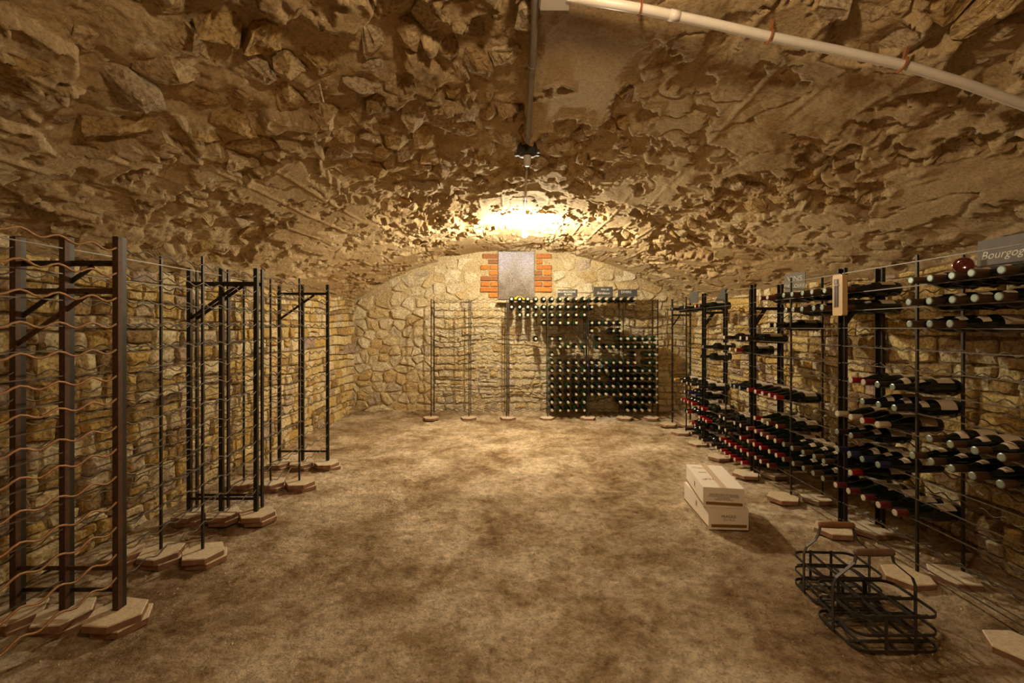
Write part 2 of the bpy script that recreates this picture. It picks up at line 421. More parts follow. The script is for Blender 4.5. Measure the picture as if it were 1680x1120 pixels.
# ------------------------------------------------------------------ vault (ceiling)
SL, SR = -.632*VR, .632*VR
def pitmask(s, t):
    wx = fbm(stack(s*6, t*5, 3), 3, 131)*.07; wy = fbm(stack(s*6, t*5, 9), 3, 137)*.09
    P3 = stack((s+wx)*4.6, (t+wy)*3.0, 1.5)
    m_ = fbm(P3, 4, 31, .58)
    m_ = m_*.75+.5*fbm(stack((s+wx)*2.0, (t+wy)*1.1, 6), 2, 33)
    bias = .05+.06*sst(-s, -.1, .4)*sst(3.4-t, 0, 1)-.08*sst(s, .5, 1.4)-.45*sst(np.abs(s-.20), .25, .15)*sst(t, 2.75, 2.35)-.06*sst(np.abs(s), 1.8, 2.25)-.13*sst(t, 2.9, 3.8)
    return m_+bias
def vault_h(s, t):
    m_ = pitmask(s, t); e = sst(m_, .03, .075)                    # 1 where mortar has fallen
    intact = sst(np.abs(s-.20), .25, .15)*sst(t, 2.75, 2.35)
    H0 = fbm(stack(s*1.1, t*1.1, 4), 3, 41)*.035
    calm = sst(fbm(stack(s*1.6, t*1.3, 21), 2, 66), -.12, .12)
    rough = fbm(stack(s*11, t*6, 7), 5, 55, .62)*(.014-.009*calm)*(1-.8*intact)
    c2 = fbm(stack((s+.03*fbm(stack(s*9, t*9, 2), 2, 7))*9, t*5.5, 2), 4, 88, .6)
    chip = sst(c2, .10+.08*calm, .13+.08*calm)*.018*(1-intact)
    gouge = np.abs(fbm(stack(s*5, t*2.4, 12), 3, 95)); crack = sst(gouge, .035, .0)*.010*(1-intact)
    k = (s+.03*np.sin(t*1.3))/.19; fr = np.abs(k-np.round(k)); board = (sst(fr, .07, .0))*.007*sst(fbm(stack(s*2, t*1.2, 3), 2, 77), -.15, .1)
    lip = np.exp(-((m_-.01)/.03)**2)*.007
    return H0+(rough+board+lip-chip-crack)*(1-e)-e*(.05+.04*fbm(stack(s*10, t*8, 1), 4, 61, .6))
ts = [YF]
while ts[-1] < 6.04:
    y = ts[-1]; ts.append(y+(.06 if y < .9 else .0085 if y < 3 else .012 if y < 4.6 else .017))
ts = np.array(ts); ss = np.arange(SL, SR, .0095)
Sg, Tg = np.meshgrid(ss, ts, indexing='ij'); Hv = vault_h(Sg, Tg)
A = Sg/VR; R = VR-Hv
pts = np.stack([VC+R*np.sin(A), Tg, VZC+R*np.cos(A)], -1)
me = grid_mesh('ceiling', pts[:, ::-1], M_VMORT, tv=(.5+.35*fbm(stack(Sg, Tg, 0)*1.5, 3, 5))[:, ::-1].reshape(-1))
ce = link('ceiling', me); ce['kind'] = 'structure'
rng = random.Random(11); geos = []
cl = cells(.75, 6.0, SL+.03, SR-.03, (.08, .17), (.11, .30), rng, 1.35, .3)      # u along the vault, v around it
for p in cl:
    cx = sum(q[0] for q in p)/len(p); cy = sum(q[1] for q in p)/len(p)
    mm = max(float(pitmask(np.array(q[1]*.6+cy*.4), np.array(q[0]*.6+cx*.4))) for q in p+[(cx, cy)])
    if mm < .03: continue
    base = rng.choice([-.055, -.04, -.03, -.018, -.008])
    pls = [(rng.uniform(-.55, .55), rng.uniform(-.7, .7), rng.uniform(.0, .014)) for _ in range(5)]
    def hf(u, v, lv, b0=base, pls=pls, cx=cx, cy=cy): return b0+min([p_[0]*(u-cx)+p_[1]*(v-cy)+p_[2] for p_ in pls]+[.02])
    g_ = stone_geo(p, .002, rng, hf, [(1, .0), (.84, .5), (.66, .75), (.45, .95), (.22, 1.)], base=-.12, rough=.3, round_=.12, tilt=.1)
    if g_: geos.append(g_)
def vn(V):
    u, v = V[:, 0], V[:, 1]; s, t = v, u
    h = fbm(stack(s*1.1, t*1.1, 4), 3, 41)*.035
    lay = fbm(stack(s*18, t*10, 2), 4, 91, .62)*.030; st_ = np.round(lay/.006)*.006*.7+lay*.3
    return np.where(V[:, 2] > -.1, h+st_, 0)
make_stones(geos, lambda u, v, h: vpt(v, u, h), ce, M_VSTONE, rng, vn, 300, flip=False)

# ------------------------------------------------------------------ side walls
def side_wall(name, x, sgn, seed, mort, rows, lens, prot):
    rng = random.Random(seed)
    ys = [YF]
    while ys[-1] < YB+.05: ys.append(ys[-1]+(.08 if ys[-1] < .4 else .022))
    ys = np.array(ys); zs = np.arange(-.06, 1.62, .02); Yg, Zg = np.meshgrid(ys, zs, indexing='ij')
    h = fbm(stack(Yg*1.5, Zg*1.5, seed), 3, seed)*.02+fbm(stack(Yg*9, Zg*9, seed), 3, seed+9)*.008
    pts = np.stack([x+sgn*(h-.008), Yg, Zg], -1)
    if sgn < 0: pts = pts[::-1]
    o = link(name, grid_mesh(name, pts, mort, tv=(.5+.4*fbm(stack(Yg*2, Zg*2, 1), 3, 5)).reshape(-1)))
    o['kind'] = 'structure'
    geos = []
    for p in courses(.5, YB-.01, .0, 1.56, rows, lens, rng):
        pr = rng.uniform(*prot)
        g_ = stone_geo(p, .002, rng, lambda u, v, lv, q=pr: q*lv-.006*(1-lv), [(1, .0), (.92, .8), (.68, 1.), (.36, 1.)], rough=.22, round_=.13, tilt=.10)
        if g_: geos.append(g_)
    def nz(V): return np.where(V[:, 2] > -.02, fbm(stack(V[:, 0]*1.5, V[:, 1]*1.5, seed), 3, seed)*.02+fbm(stack(V[:, 0]*24, V[:, 1]*24, 3), 3, 8)*.014, 0)
    make_stones(geos, lambda u, v, hh: (x+sgn*hh, u, v), o, M_WSTONE, rng, nz, 300, smooth=False, flip=(sgn < 0))
    return o
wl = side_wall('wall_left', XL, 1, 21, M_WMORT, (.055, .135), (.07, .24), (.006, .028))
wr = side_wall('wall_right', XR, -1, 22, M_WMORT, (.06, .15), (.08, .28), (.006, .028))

# ------------------------------------------------------------------ end wall with blocked window
rng = random.Random(33)
xs = np.arange(XL-.08, XR+.09, .022); n_z = 100
Xg = np.repeat(xs[:, None], n_z, 1); ztop = np.array([zvault(min(max(q, XL-.1), XR+.1))+.06 for q in xs])
Zg = -.06+(ztop[:, None]+.06)*np.linspace(0, 1, n_z)[None, :]
hB = fbm(stack(Xg*1.4, Zg*1.4, 7), 3, 14)*.015+fbm(stack(Xg*9, Zg*9, 3), 3, 15)*.010-.011
WX0, WX1, WZ0, WZ1 = -.235, .25, 1.53, 2.16
nic = ((Xg > WX0) & (Xg < WX1) & (Zg > WZ0-.01))
hB = np.where(nic, -.10, hB)
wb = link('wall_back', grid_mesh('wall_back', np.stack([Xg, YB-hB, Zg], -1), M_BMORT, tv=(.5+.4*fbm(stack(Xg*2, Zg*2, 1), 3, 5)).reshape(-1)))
wb['kind'] = 'structure'
geos = []
for p in (cells(XL-.02, -1.12, .0, 2.2, (.08, .20), (.10, .32), rng, 1.3, .4)+courses(-1.12, XR+.02, .0, 1.5, (.05, .13), (.08, .28), rng, .035)
          +cells(-1.12, XR+.02, 1.5, 2.2, (.09, .19), (.12, .30), rng, 1.25, .35)):
    cx = sum(q[0] for q in p)/len(p); cy = sum(q[1] for q in p)/len(p)
    if cy > zvault(cx)-.02: continue
    if WZ0-.10 < cy and WX0-.30 < cx < WX1+.30: continue
    xs_ = [q[0] for q in p]
    p = [((min(q[0], WX0-.26) if cx < 0 else max(q[0], WX1+.26)) if (WZ0-.06 < cy) else q[0], min(q[1], WZ0-.03) if (WX0-.27 < cx < WX1+.27) else q[1]) for q in p]
    pr = rng.uniform(.002, .022) if cy < 1.5 else rng.uniform(-.004, .012)
    g_ = stone_geo(p, .003, rng, lambda u, v, lv, q=pr: q*lv-.004*(1-lv), [(1, .0), (.93, .8), (.6, 1.), (.3, 1.)], rough=.36, round_=.14, tilt=.14)
    if g_: geos.append(g_)
def nzb(V): return np.where(V[:, 2] > -.02, fbm(stack(V[:, 0]*1.4, V[:, 1]*1.4, 7), 3, 14)*.015+fbm(stack(V[:, 0]*16, V[:, 1]*16, 3), 3, 8)*.020, 0)
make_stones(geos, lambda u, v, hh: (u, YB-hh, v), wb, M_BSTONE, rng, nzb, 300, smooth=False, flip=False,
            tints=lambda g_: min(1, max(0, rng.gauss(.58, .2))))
# brick jambs
def brick(x0, x1, z, t):
    me = MB().box(((x0+x1)/2, YB-.004, z), (x1-x0, .035, .060)).mesh('brick', M_BRICK); tint(me, t)
    o = link('brick', me, wb); bv = o.modifiers.new('bevel', 'BEVEL'); bv.width = .005; bv.segments = 1
pit = .0755
for side in (0, 1):
    for r in range(8):
        z = WZ1-.045-r*pit
        if side and r > 6: continue
        if side == 0:
            full = r in (0, 4, 6); half = r in (1, 3, 7)
            a, b_ = WX0-.24+rng.uniform(-.01, .01), WX0-.006
            if full: brick(a+(.02 if r == 0 else 0), b_, z, .5 if r == 6 else .15)
            elif half: brick(b_-.115+rng.uniform(-.01, .01), b_, z, [.1, .8][r > 2])
            else: brick(a, a+.115, z, .7); brick(a+.13, b_, z, .75)
        else:
            a, b_ = WX1+.008, WX1+.235
            if r in (0, 2, 4, 6): brick(a+(.02 if r < 3 else 0), b_, z, [.35, 0, .5, 0, .15, 0, .8][r])
            elif r == 1: brick(a+.02, a+.10, z, .6)
            else: brick(a, a+.10, z, .1 if r == 3 else .4); brick(a+.118, b_, z, .95 if r == 3 else .7)
# infill panel of the blocked window
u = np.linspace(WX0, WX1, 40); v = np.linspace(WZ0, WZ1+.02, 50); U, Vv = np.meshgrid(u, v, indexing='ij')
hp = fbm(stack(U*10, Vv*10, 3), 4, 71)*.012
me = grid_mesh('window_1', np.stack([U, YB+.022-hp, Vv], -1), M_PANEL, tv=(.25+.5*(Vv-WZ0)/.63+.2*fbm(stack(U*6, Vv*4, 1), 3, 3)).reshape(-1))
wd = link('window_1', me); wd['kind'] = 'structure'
# wall behind the camera
rng = random.Random(5)
wf = MB().box(((XL+XR)/2, YF-.05, 1.1), (XR-XL+.4, .1, 2.5)).mesh('wall_front', M_WMORT); tint(wf, .5)
o = link('wall_front', wf); o['kind'] = 'structure'

# ------------------------------------------------------------------ racks
def wavy(name, L_, waves, amp, r, mat, straight=False):
    if straight: pts = [(0, i*L_/2, 0) for i in range(3)]
    else:
        n = waves*6; pts = [(0, L_*i/n, amp*math.cos(2*math.pi*waves*i/n)) for i in range(n+1)]
    return MB().tube(pts, r, 4).mesh(name, mat, not straight)
def angle_post(h, mat, sx, sy, wd=.019):
    m_ = MB(); t = .004
    m_.box((0, sy*wd/2, h/2), (wd, t, h)); m_.box((sx*wd/2, 0, h/2), (t, wd, h)); return m_.mesh('post', mat)
def build_rack(label, origin, rz, length, planes, height, iron, wiremats, kinds, waves, zfoot, ztop_wire, pitch, rows, arm_z, low_z, mirror=1, thin=False, zoff=None):
    root = empty('wine_rack', origin, rz); tag(root, label, 'wine rack')
    h = height-zfoot
    pm = [angle_post(h, iron, 1, 1), angle_post(h, iron, 1, -1)] if not thin else [MB().box((0, 0, h/2), (.011, .011, h)).mesh('post', iron)]*2
    rm = MB().box((0, 0, h/2), (.010, .010, h)).mesh('rod', iron)
    for k, y in enumerate((.006, length-.006)):
        for x in planes:
            link('post', pm[k], root, (x*mirror, y, zfoot))
        if arm_z:
            az = arm_z[k]; xe = planes[-1]+.02
            MB().bar((planes[0]*mirror, y, az), (xe*mirror, y, az), .022, .005).build('arm', iron, root)
            dx = planes[-1]-planes[0]; 
            b0 = (planes[-1], az-.21) if low_z is not None else (planes[0], az-.135)
            b1 = (planes[0]+dx*.28, az-.01) if low_z is not None else (planes[0]+dx*.42, az-.01)
            MB().bar((b0[0]*mirror, y, b0[1]), (b1[0]*mirror, y, b1[1]), .018, .005).build('brace', iron, root)
        if low_z is not None:
            MB().bar((planes[0]*mirror, y, low_z[k]), (planes[-1]*mirror, y, low_z[k]), .015, .005).build('foot_bar', iron, root)
    for x in planes: link('rod', rm, root, (x*mirror, length/2, zfoot))
    for x, kd, wm, zo in zip(planes, kinds, wiremats, zoff or [0]*9):
        A_ = .010; nm = 'wire' if kd == 's' else 'wavy_wire'
        me = wavy(nm, length, waves, A_, (.0044 if wm is M_WIRER else .0032) if kd == 's' or wm is M_WIRER else .0030, wm, kd == 's')
        for r in range(rows):
            o = link(nm, me, root, ((x-.006)*mirror, 0, ztop_wire-r*pitch+zo+random.uniform(-.003, .003)), (random.uniform(-.006, .006), 0, 0))
    return root
LM = [M_WIRER, M_WIRE, M_WIRE]
LP = [0, -.205, -.395]
def lp(*a): return a
# left racks (local x negative = toward the left wall)
LZ = .062
for i, (y0, y1, az, lz, lab) in enumerate([
        (.78, 1.703, (1.29, 1.29), (.22, .22), 'nearest empty wire wine rack on the left, cut off by the photo edge'),
        (1.709, 2.61, (1.40, 1.41), (.126, .135), 'middle empty wire wine rack along the left wall, three mesh planes deep'),
        (2.65, 3.60, (1.41, 1.425), (.137, .137), 'farthest empty wire wine rack along the left wall, near the back corner')]):
    build_rack(lab, (-1.54, y0, 0), 0, y1-y0, [0, .205, .395], 1.5, M_RUST if i == 0 else M_IRON, [M_WIRER if i == 0 else M_WIRE, M_WIRE, M_WIRE],
               ['w', 's', 'w'], 8, LZ, 1.455, .098, 14, az, lz, mirror=-1)
# right racks
RPX = 1.84
RU = [(1.56, 2.462), (2.476, 3.39), (3.408, 4.28), (4.30, 5.17)]
rl = ['wire wine rack nearest the camera on the right, holding collared bottles', 'second wire wine rack from the camera along the right wall, thermometer at its near post',
      'third wire wine rack from the camera along the right wall', 'farthest wire wine rack along the right wall, beside the back corner']
AX0, AXP = 1.36, .098
for (y0, y1), lab in zip(RU, rl):
    build_rack(lab, (RPX, y0, 0), 0, y1-y0, [0, .21], 1.483, M_IRON, [M_WIRE, M_WIRE], ['s', 'w'], 10, .034, 1.343, .098, 14, (1.295, 1.295), None,
               zoff=[0, -.0135])
    # top wire
for root in [o for o in bpy.data.objects if o.name.startswith('wine_rack')][3:7]:
    wv = [c for c in root.children if c.name.startswith('wire')][0]
    o = link('wire', wv.data, root, (wv.location.x, 0, 1.452))
# back racks: local y = length -> rotate so that length runs along +X ; local -x -> +Y
BX = [-1.075, -.0998, .906, 1.80]
bl = ['empty left wire wine rack against the back wall', 'middle wire wine rack on the back wall, filled on its right half', 'right wire wine rack on the back wall, bottles to the floor']
BY = 5.52
for i in range(3):
    x0, x1 = BX[i]+.006, BX[i+1]-.006
    build_rack(bl[i], (x0, BY, 0), -math.pi/2, x1-x0, [0, .21], 1.5, M_IRON, [M_IRON, M_IRON], ['w', 'w'], 10, .030, 1.494, .099, 15,
               (1.40, 1.40) if i == 0 else None, None, mirror=-1, zoff=[0, -.022], thin=True)

# ------------------------------------------------------------------ bottles
def bprof(kind):
    if kind == 'bordeaux':
        return [(.004, 0), (.004, .0130), (.006, .0145), (.012, .0135), (.085, .0142), (.095, .017), (.103, .0235), (.112, .0315), (.122, .0360), (.135, .0375), (.288, .0375), (.296, .035), (.300, .028), (.297, .015), (.285, 0)]
    return [(.004, 0), (.004, .0130), (.006, .0145), (.012, .0135), (.065, .0142), (.085, .0172), (.105, .0225), (.125, .029), (.145, .0345), (.165, .0378), (.18, .0388), (.288, .0388), (.296, .036), (.300, .029), (.297, .015), (.285, 0)]
GL = {(k, c): MB().lathe(bprof(k), 20).mesh('glass_body', m_, True) for k in ('bordeaux', 'burgundy') for c, m_ in (('dark', M_GLASS), ('green', M_GLASSG))}
CAPM = {n: MB().lathe([(.0012, .0152), (.002, .0160), (.008, .0160), (.012, .0152), (.058, .0154), (.0585, .0146)], 16).mesh('capsule', m_, True) for n, m_ in CAPS.items()}
DISC = {k: MB().lathe([(.0, 0), (.0, .0115), (.0012, .0145), (.0018, .0160)], 16).mesh('capsule_top', m_) for k, m_ in (('pale', M_CAPTOPW), ('metal', M_CAPTOP))}
LAB = {'bordeaux': MB().lathe([(.165, .0379), (.255, .0379)], 12, a0=-1.35, a1=1.35).mesh('label', M_PLABEL, True),
       'burgundy': MB().lathe([(.185, .0392), (.262, .0392)], 12, a0=-1.35, a1=1.35).mesh('label', M_PLABEL, True)}
COLL = MB().lathe([(.112, .0253), (.120, .0278), (.132, .0316), (.140, .0337)], 10, a0=-1.0, a1=1.0).mesh('neck_label', M_PLABEL, True)
CNT = {}
ORD = ['first', 'second', 'third', 'fourth', 'fifth', 'sixth', 'seventh', 'eighth', 'ninth', 'tenth', 'eleventh', 'twelfth', 'thirteenth', 'fourteenth', 'fifteenth',
       'sixteenth', 'seventeenth', 'eighteenth', 'nineteenth', 'twentieth']
def bottle(loc, rz, kind, cap, label, group, disc='pale', collar=False, paper=True, glass='dark', roll=0):
    root = empty('wine_bottle', loc, 0); root.rotation_euler = (roll, 0, rz) if rz == 0 else (0, 0, rz)
    tag(root, label, 'bottle', group)
    link('glass_body', GL[kind, glass], root)
    c = link('capsule', CAPM[cap], root); link('capsule_top', DISC[disc], c)
    if paper: link('label', LAB[kind], root)
    if collar: link('neck_label', COLL, root)
    return root
TIPX = 1.77
# rows of the right racks: row -> list of (px of capsule tip, style)
RR = {}
def row(k, items):
    for px, st_ in items: RR.setdefault(k, []).append((1274.4/(px-VX), st_))
def many(st_, *p): return [(q, st_) for q in p]
C_ = 'collar'
row(0, many(C_, 1512.5, 1542.5, 1575.7, 1603.6, 1648.6, 1291.7, 1306.4, 1320.4, 1338.3, 1353.6, 1376)+many('maroon', 1245.3, 1256)+many('black', 1101, 1105.6, 1125, 1149)+many('red', 1140))
row(1, many(C_, 1510, 1536.5, 1573.6, 1610.4, 1645.3, 1292.6, 1306, 1321.7, 1334.7, 1353.6, 1377))
row(2, many(C_, 1510.8, 1542, 1576)+many('blackb', 1262.9, 1275))
row(3, many('dark', 1188.4, 1215, 1225))
row(4, many('black', 1154)+many('gold', 1198)+many('red', 1209.5))
row(5, many('black', 1146.6)+many('redb', 1401.5)+many('maroonb', 1424)+many('blackc', 1444.4, 1472.7))
row(6, many('blackc', 1426.3, 1449, 1477.6))
row(7, many('creamb', 1378.3, 1398, 1438.6)+many('redb', 1424.7)+many(C_, 1536, 1571, 1609, 1653)+many('blue', 1200.9, 1207.7, 1217)+many('redb', 1229.5, 1238.4, 1249, 1262.5, 1273.2))
row(8, many('darkc', 1382.5, 1399)+many(C_, 1507, 1537, 1572.8, 1609.7, 1649.8)+many('dark', 1119.6, 1126, 1131.8, 1143.8)+many('gold', 1109))
row(9, many('blueb', 1378, 1401.5, 1422.4, 1445)+many('redb', 1240)+many('creamb', 1247.3)+many('maroonb', 1262.5, 1276)+many('dark', 1120.5)+many('blue', 1126.8, 1139.6))
row(10, many('redb', 1401.5)+many(C_, 1292, 1306, 1320.5, 1335, 1355)+many('pinkb', 1228.6, 1243.8, 1253.6, 1267.9)+many('maroonb', 1277)+many('dark', 1181, 1189, 1207, 1217)+many('red', 1120, 1125.5, 1131.3, 1135.7, 1148.2, 1154.5))
row(11, many('maroonb', 1377, 1399, 1423, 1451, 1478)+many(C_, 1292, 1312.5, 1320.5, 1339.3, 1355)+many('pinkb', 1232)+many('redb', 1245.5, 1257, 1278.6)+many('maroonb', 1267)+many('dark', 1183, 1192)+many('red', 1217.9, 1147, 1152.7, 1161.6, 1130.4)+many('black', 1122.3))
row(12, many('maroonb', 1232, 1245, 1255, 1263.4)+many('red', 1184.8, 1192.9, 1202.3, 1212.9, 1220, 1134.8)+many('gold', 1126.8)+many('dark', 1141, 1148))
row(13, many('red', 1185.7, 1195.5, 1200.4, 1209.8, 1219)+many('dark', 1171, 1176.8, 1123, 1134, 1144.6, 1150))
STY = {'collar': ('burgundy', 'brown', 'metal', True, 'brown-capped bottle with neck collar'), 'red': ('bordeaux', 'red', 'pale', False, 'red-capped bottle'),
       'redb': ('burgundy', 'red', 'pale', False, 'red-capped slope-shouldered bottle'), 'maroon': ('bordeaux', 'maroon', 'pale', False, 'maroon-capped bottle'),
       'maroonb': ('burgundy', 'maroon', 'pale', False, 'maroon-capped slope-shouldered bottle'), 'pinkb': ('burgundy', 'pink', 'pale', False, 'dusty pink-capped bottle'),
       'creamb': ('burgundy', 'cream', 'pale', False, 'cream-capped bottle'), 'black': ('bordeaux', 'black', 'metal', False, 'black-capped bottle'),
       'blackb': ('burgundy', 'black', 'pale', True, 'black-capped slope-shouldered bottle'), 'blackc': ('burgundy', 'black', 'metal', True, 'black-capped bottle with neck collar'),
       'darkc': ('burgundy', 'dark', 'metal', True, 'dark-capped bottle with neck collar'), 'dark': ('bordeaux', 'dark', 'pale', False, 'dark-capped bottle'),
       'blue': ('bordeaux', 'blue', 'metal', False, 'blue-capped bottle'), 'blueb': ('burgundy', 'blue', 'metal', True, 'navy-capped bottle with neck collar'), 'gold': ('bordeaux', 'gold', 'pale', False, 'gold-capped bottle')}
rackname = ['nearest rack on right', 'second rack on right', 'third rack on right', 'farthest rack on right']
placed = {}
for k in sorted(RR):
    used = {}
    for d, st_ in sorted(RR[k]):
        ui = min(range(4), key=lambda i: abs((RU[i][0]+RU[i][1])/2-d)); y0, y1 = RU[ui]; n = 10; sl = (y1-y0)/n
        i0 = min(max(int((d-y0)/sl), 0), n-1)
        for q in sorted(range(n), key=lambda j: abs(y0+(j+.5)*sl-d)):
            if (ui, q) not in used: used[ui, q] = st_; break
    for (ui, q), st_ in used.items(): placed.setdefault(ui, {}).setdefault(k, []).append((q, st_))
rnd = random.Random(2)
for ui, rows_ in placed.items():
    y0, y1 = RU[ui]; sl = (y1-y0)/10
    for ri, k in enumerate(sorted(rows_)):
        lift = {3: .022, 2: .012}.get(ui, 0)*0
        for bi, (q, st_) in enumerate(sorted(rows_[k])):
            kind, cap, disc, col_, words = STY[st_]
            z = AX0-AXP*k+ (.001 if kind == 'burgundy' else 0)
            tipx = TIPX+rnd.uniform(-.012, .006)+(.036 if ui == 0 and q == 9 and k < 2 else 0)
            bottle((tipx, y0+(q+.5)*sl, z), 0, kind, cap,
                   '%s, %s from camera, filled row %s, %s' % (words, ORD[bi], ['one', 'two', 'three', 'four', 'five', 'six', 'seven', 'eight', 'nine', 'ten', 'eleven', 'twelve', 'thirteen', 'fourteen'][ri], rackname[ui]),
                   'bottles in the right-hand racks', disc, col_, True, 'dark', rnd.uniform(-.5, .35))
# back rack bottles
BRW = [('01234', '01234', '01234', '01'), ('01234', '01234', '0', ''), ('1234', '01234', '', ''), ('4', '0123', '01234', ''), ('', '', '0 34'.replace(' ', ''), ''),
       ('3', '01', '14', '01234'), ('', '1234', '1234', '01234'), ('', '0', '', '134'), ('', '01234', '01234', '0134'), ('', '01234', '01234', '01234'),
       ('', '01234', '0134', '01234'), ('', '01234', '01234', '01234'), ('', '01234', '01234', '01234'), ('', '01234', '4', '01234'), ('', '01234', '', '0123')]
halfx = [(-.0998, .403), (.403, .906), (.906, 1.353), (1.353, 1.80)]
for k, rw in enumerate(BRW):
    i = 0
    for hb, ss_ in enumerate(rw):
        x0, x1 = halfx[hb]; 
        for ch in ss_:
            x = x0+(int(ch)+.5)*(x1-x0)/5
            sty = 'green' if rnd.random() < .35 else 'dark'
            cap = rnd.choice(['dark', 'dark', 'green', 'cream', 'cream', 'pink', 'black', 'maroon']) if k > 7 else rnd.choice(['black', 'dark', 'green', 'cream'])
            i += 1
            bottle((x, 5.45+rnd.uniform(-.006, .006), 1.504-.099*k), math.pi/2, 'bordeaux' if rnd.random() < .7 else 'burgundy', cap,
                   'wine bottle, %s from left in the %s row down of the back racks' % (ORD[i-1], ORD[k]), 'bottles in the back wall racks', 'pale', False, k < 3, sty)
# small rose bottle lying base outward on the top row
root = empty('small_bottle', (1.815, 1.78, 1.402), math.radians(44)); tag(root, 'small red rosé bottle lying base outward on top of the nearest right rack', 'bottle')
MB().lathe([(.004, 0), (0, .016), (.001, .030), (.006, .034), (.075, .034), (.095, .026), (.11, .013), (.15, .011), (.152, .0)], 20).build('glass_body', M_AMBER, root, True)
MB().lathe([(.13, .0125), (.153, .0125), (.154, 0)], 12).build('capsule', CAPS['gold'], root, True)

# ------------------------------------------------------------------ hexagonal foot tiles
hexm = []
for s_ in range(4):
    r_ = random.Random(s_); pl = [(.1*math.cos(k*math.pi/3)*r_.uniform(.94, 1.04), .1*math.sin(k*math.pi/3)*r_.uniform(.94, 1.04)) for k in range(6)]
    m_ = MB(); n = 6
    lo = [(x, y, 0) for x, y in pl]; hi = [(x, y, .024) for x, y in pl]; hi2 = [(x*.965, y*.965, .028) for x, y in pl]
    m_.add(lo+hi+hi2, [tuple(reversed(range(6)))]+[(i, (i+1) % 6, 6+(i+1) % 6, 6+i) for i in range(6)]+[(6+i, 6+(i+1) % 6, 12+(i+1) % 6, 12+i) for i in range(6)]+[tuple(range(12, 18))])
    me = bpy.data.meshes.new('hexagonal_tile'); me.from_pydata(m_.v, [], m_.f); me.materials.append(M_TILE); me.materials.append(M_TILEB)
    for i in range(0, 7): me.polygons[i].material_index = 1
    tint(me, r_.uniform(.35, .8)); hexm.append(me)
tr = random.Random(9)
def tile(x, y, z, label, group=None):
    o = link('hexagonal_tile', hexm[tr.randrange(4)], None, (x, y, z), (0, 0, tr.uniform(-.16, .16)))
    tag(o, label, 'tile', group); return o
def fh(x, y): return float(floor_h(np.array(float(x)), np.array(float(y))))
lt = [(1.69, 'near corner post'), (2.15, 'thin near rods'), (2.60, 'middle doubled post'), (3.12, 'thin far rods'), (3.56, 'farthest post')]
for y, nm in lt:
    for j, (x, pn) in enumerate([(-1.53, 'front'), (-1.735, 'middle'), (-1.925, 'wall side')]):
        tile(x+.012, y+.006, .004, 'lower hexagonal tile under the left rack, %s row, %s' % (pn, nm))
        tile(x, y-.004, .0325, 'upper hexagonal tile under the left rack, %s row, %s' % (pn, nm))
for y, nm in [(1.56, 'photo right edge'), (2.01, 'nearest thin rod'), (2.47, 'post carrying the thermometer'), (2.93, 'second thin rod'), (3.40, 'second doubled post'), (3.85, 'third thin rod'), (4.29, 'third doubled post'), (4.74, 'farthest thin rod'), (5.13, 'farthest post')]:
    tile(1.775, y-.02, .005, 'hexagonal terracotta tile on the aisle side under the right rack, %s' % nm)
    tile(1.985, y-.02, .005, 'hexagonal terracotta tile on the wall side under the right rack, %s' % nm)
for x, nm in [(-1.06, 'far left end post'), (-.591, 'left thin rod'), (-.098, 'post below the blocked window'), (.392, 'middle thin rod'), (.906, 'third post'), (1.36, 'right thin rod'), (1.70, 'right end post')]:
    tile(x, BY-.03, .003, 'hexagonal tile at the back wall under the %s' % nm)

# ------------------------------------------------------------------ cartons
def carton(name_label, x, y, z, w_, l_, h_, rz, front_lines, side_mark, top_marks):
    root = empty('wine_carton', (x, y, z), rz); tag(root, name_label, 'carton', 'cartons on the floor')
    t = .003
    m_ = MB(); m_.box((0, 0, h_/2), (w_, l_, h_)); o = m_.build('box_body', M_CARD, root)
    bv = o.modifiers.new('bevel', 'BEVEL'); bv.width = .002; bv.segments = 2
    for s_ in (-1, 1): MB().box((s_*(w_/4+.0006), 0, h_+.001), (w_/2-.0025, l_+.002, .002)).build('flap', M_CARD, root)
    MB().box((0, 0, h_+.0026), (.035, l_+.003, .0006)).build('tape', M_TAPE, root)
    MB().box((.002, -l_/2-.0006, .022), (w_*.88, .001, .017)).build('gold_band', M_GOLD, root)
    MB().box((-w_/2-.0006, 0, .012), (.001, l_*.98, .010)).build('gold_band', M_GOLD, root)
    for (txt, dx, dz, size) in front_lines:
        text(txt, size, M_INK, root, (dx, -l_/2-.0008, dz), (math.pi/2, 0, 0))
    for (txt, dy, dz, size) in side_mark:
        text(txt, size, M_INK, root, (-w_/2-.0008, dy, dz), (math.pi/2, 0, -math.pi/2))
    for (txt, dx, dy, size) in top_marks:
        text(txt, size, M_INK, root, (dx, dy, h_+.0028), (0, 0, 0))
    return root
def text(txt, size, mat, parent, loc, rot, name='lettering', shear=0, extrude=.0002, space=1):
    c = bpy.data.curves.new(name, 'FONT'); c.body = txt; c.size = size; c.align_x = 'CENTER'; c.align_y = 'CENTER'; c.extrude = extrude
    c.shear = shear; c.space_character = space; c.resolution_u = 3; c.materials.append(mat)
    t_ = bpy.data.objects.new('t', c); COL.objects.link(t_)
    me = bpy.data.meshes.new_from_object(t_); me.name = name
    bpy.data.objects.remove(t_); return link(name, me, parent, loc, rot)
carton('lower white cardboard wine carton on the floor, marked FRAGILE in front', 1.215, 2.690, 0.006, .222, .42, .120, -.055,
       [('FRAGILE', 0, .075, .022), ('12 x 75 cl', 0, .056, .016)], [('R', -.02, .07, .05)], [])
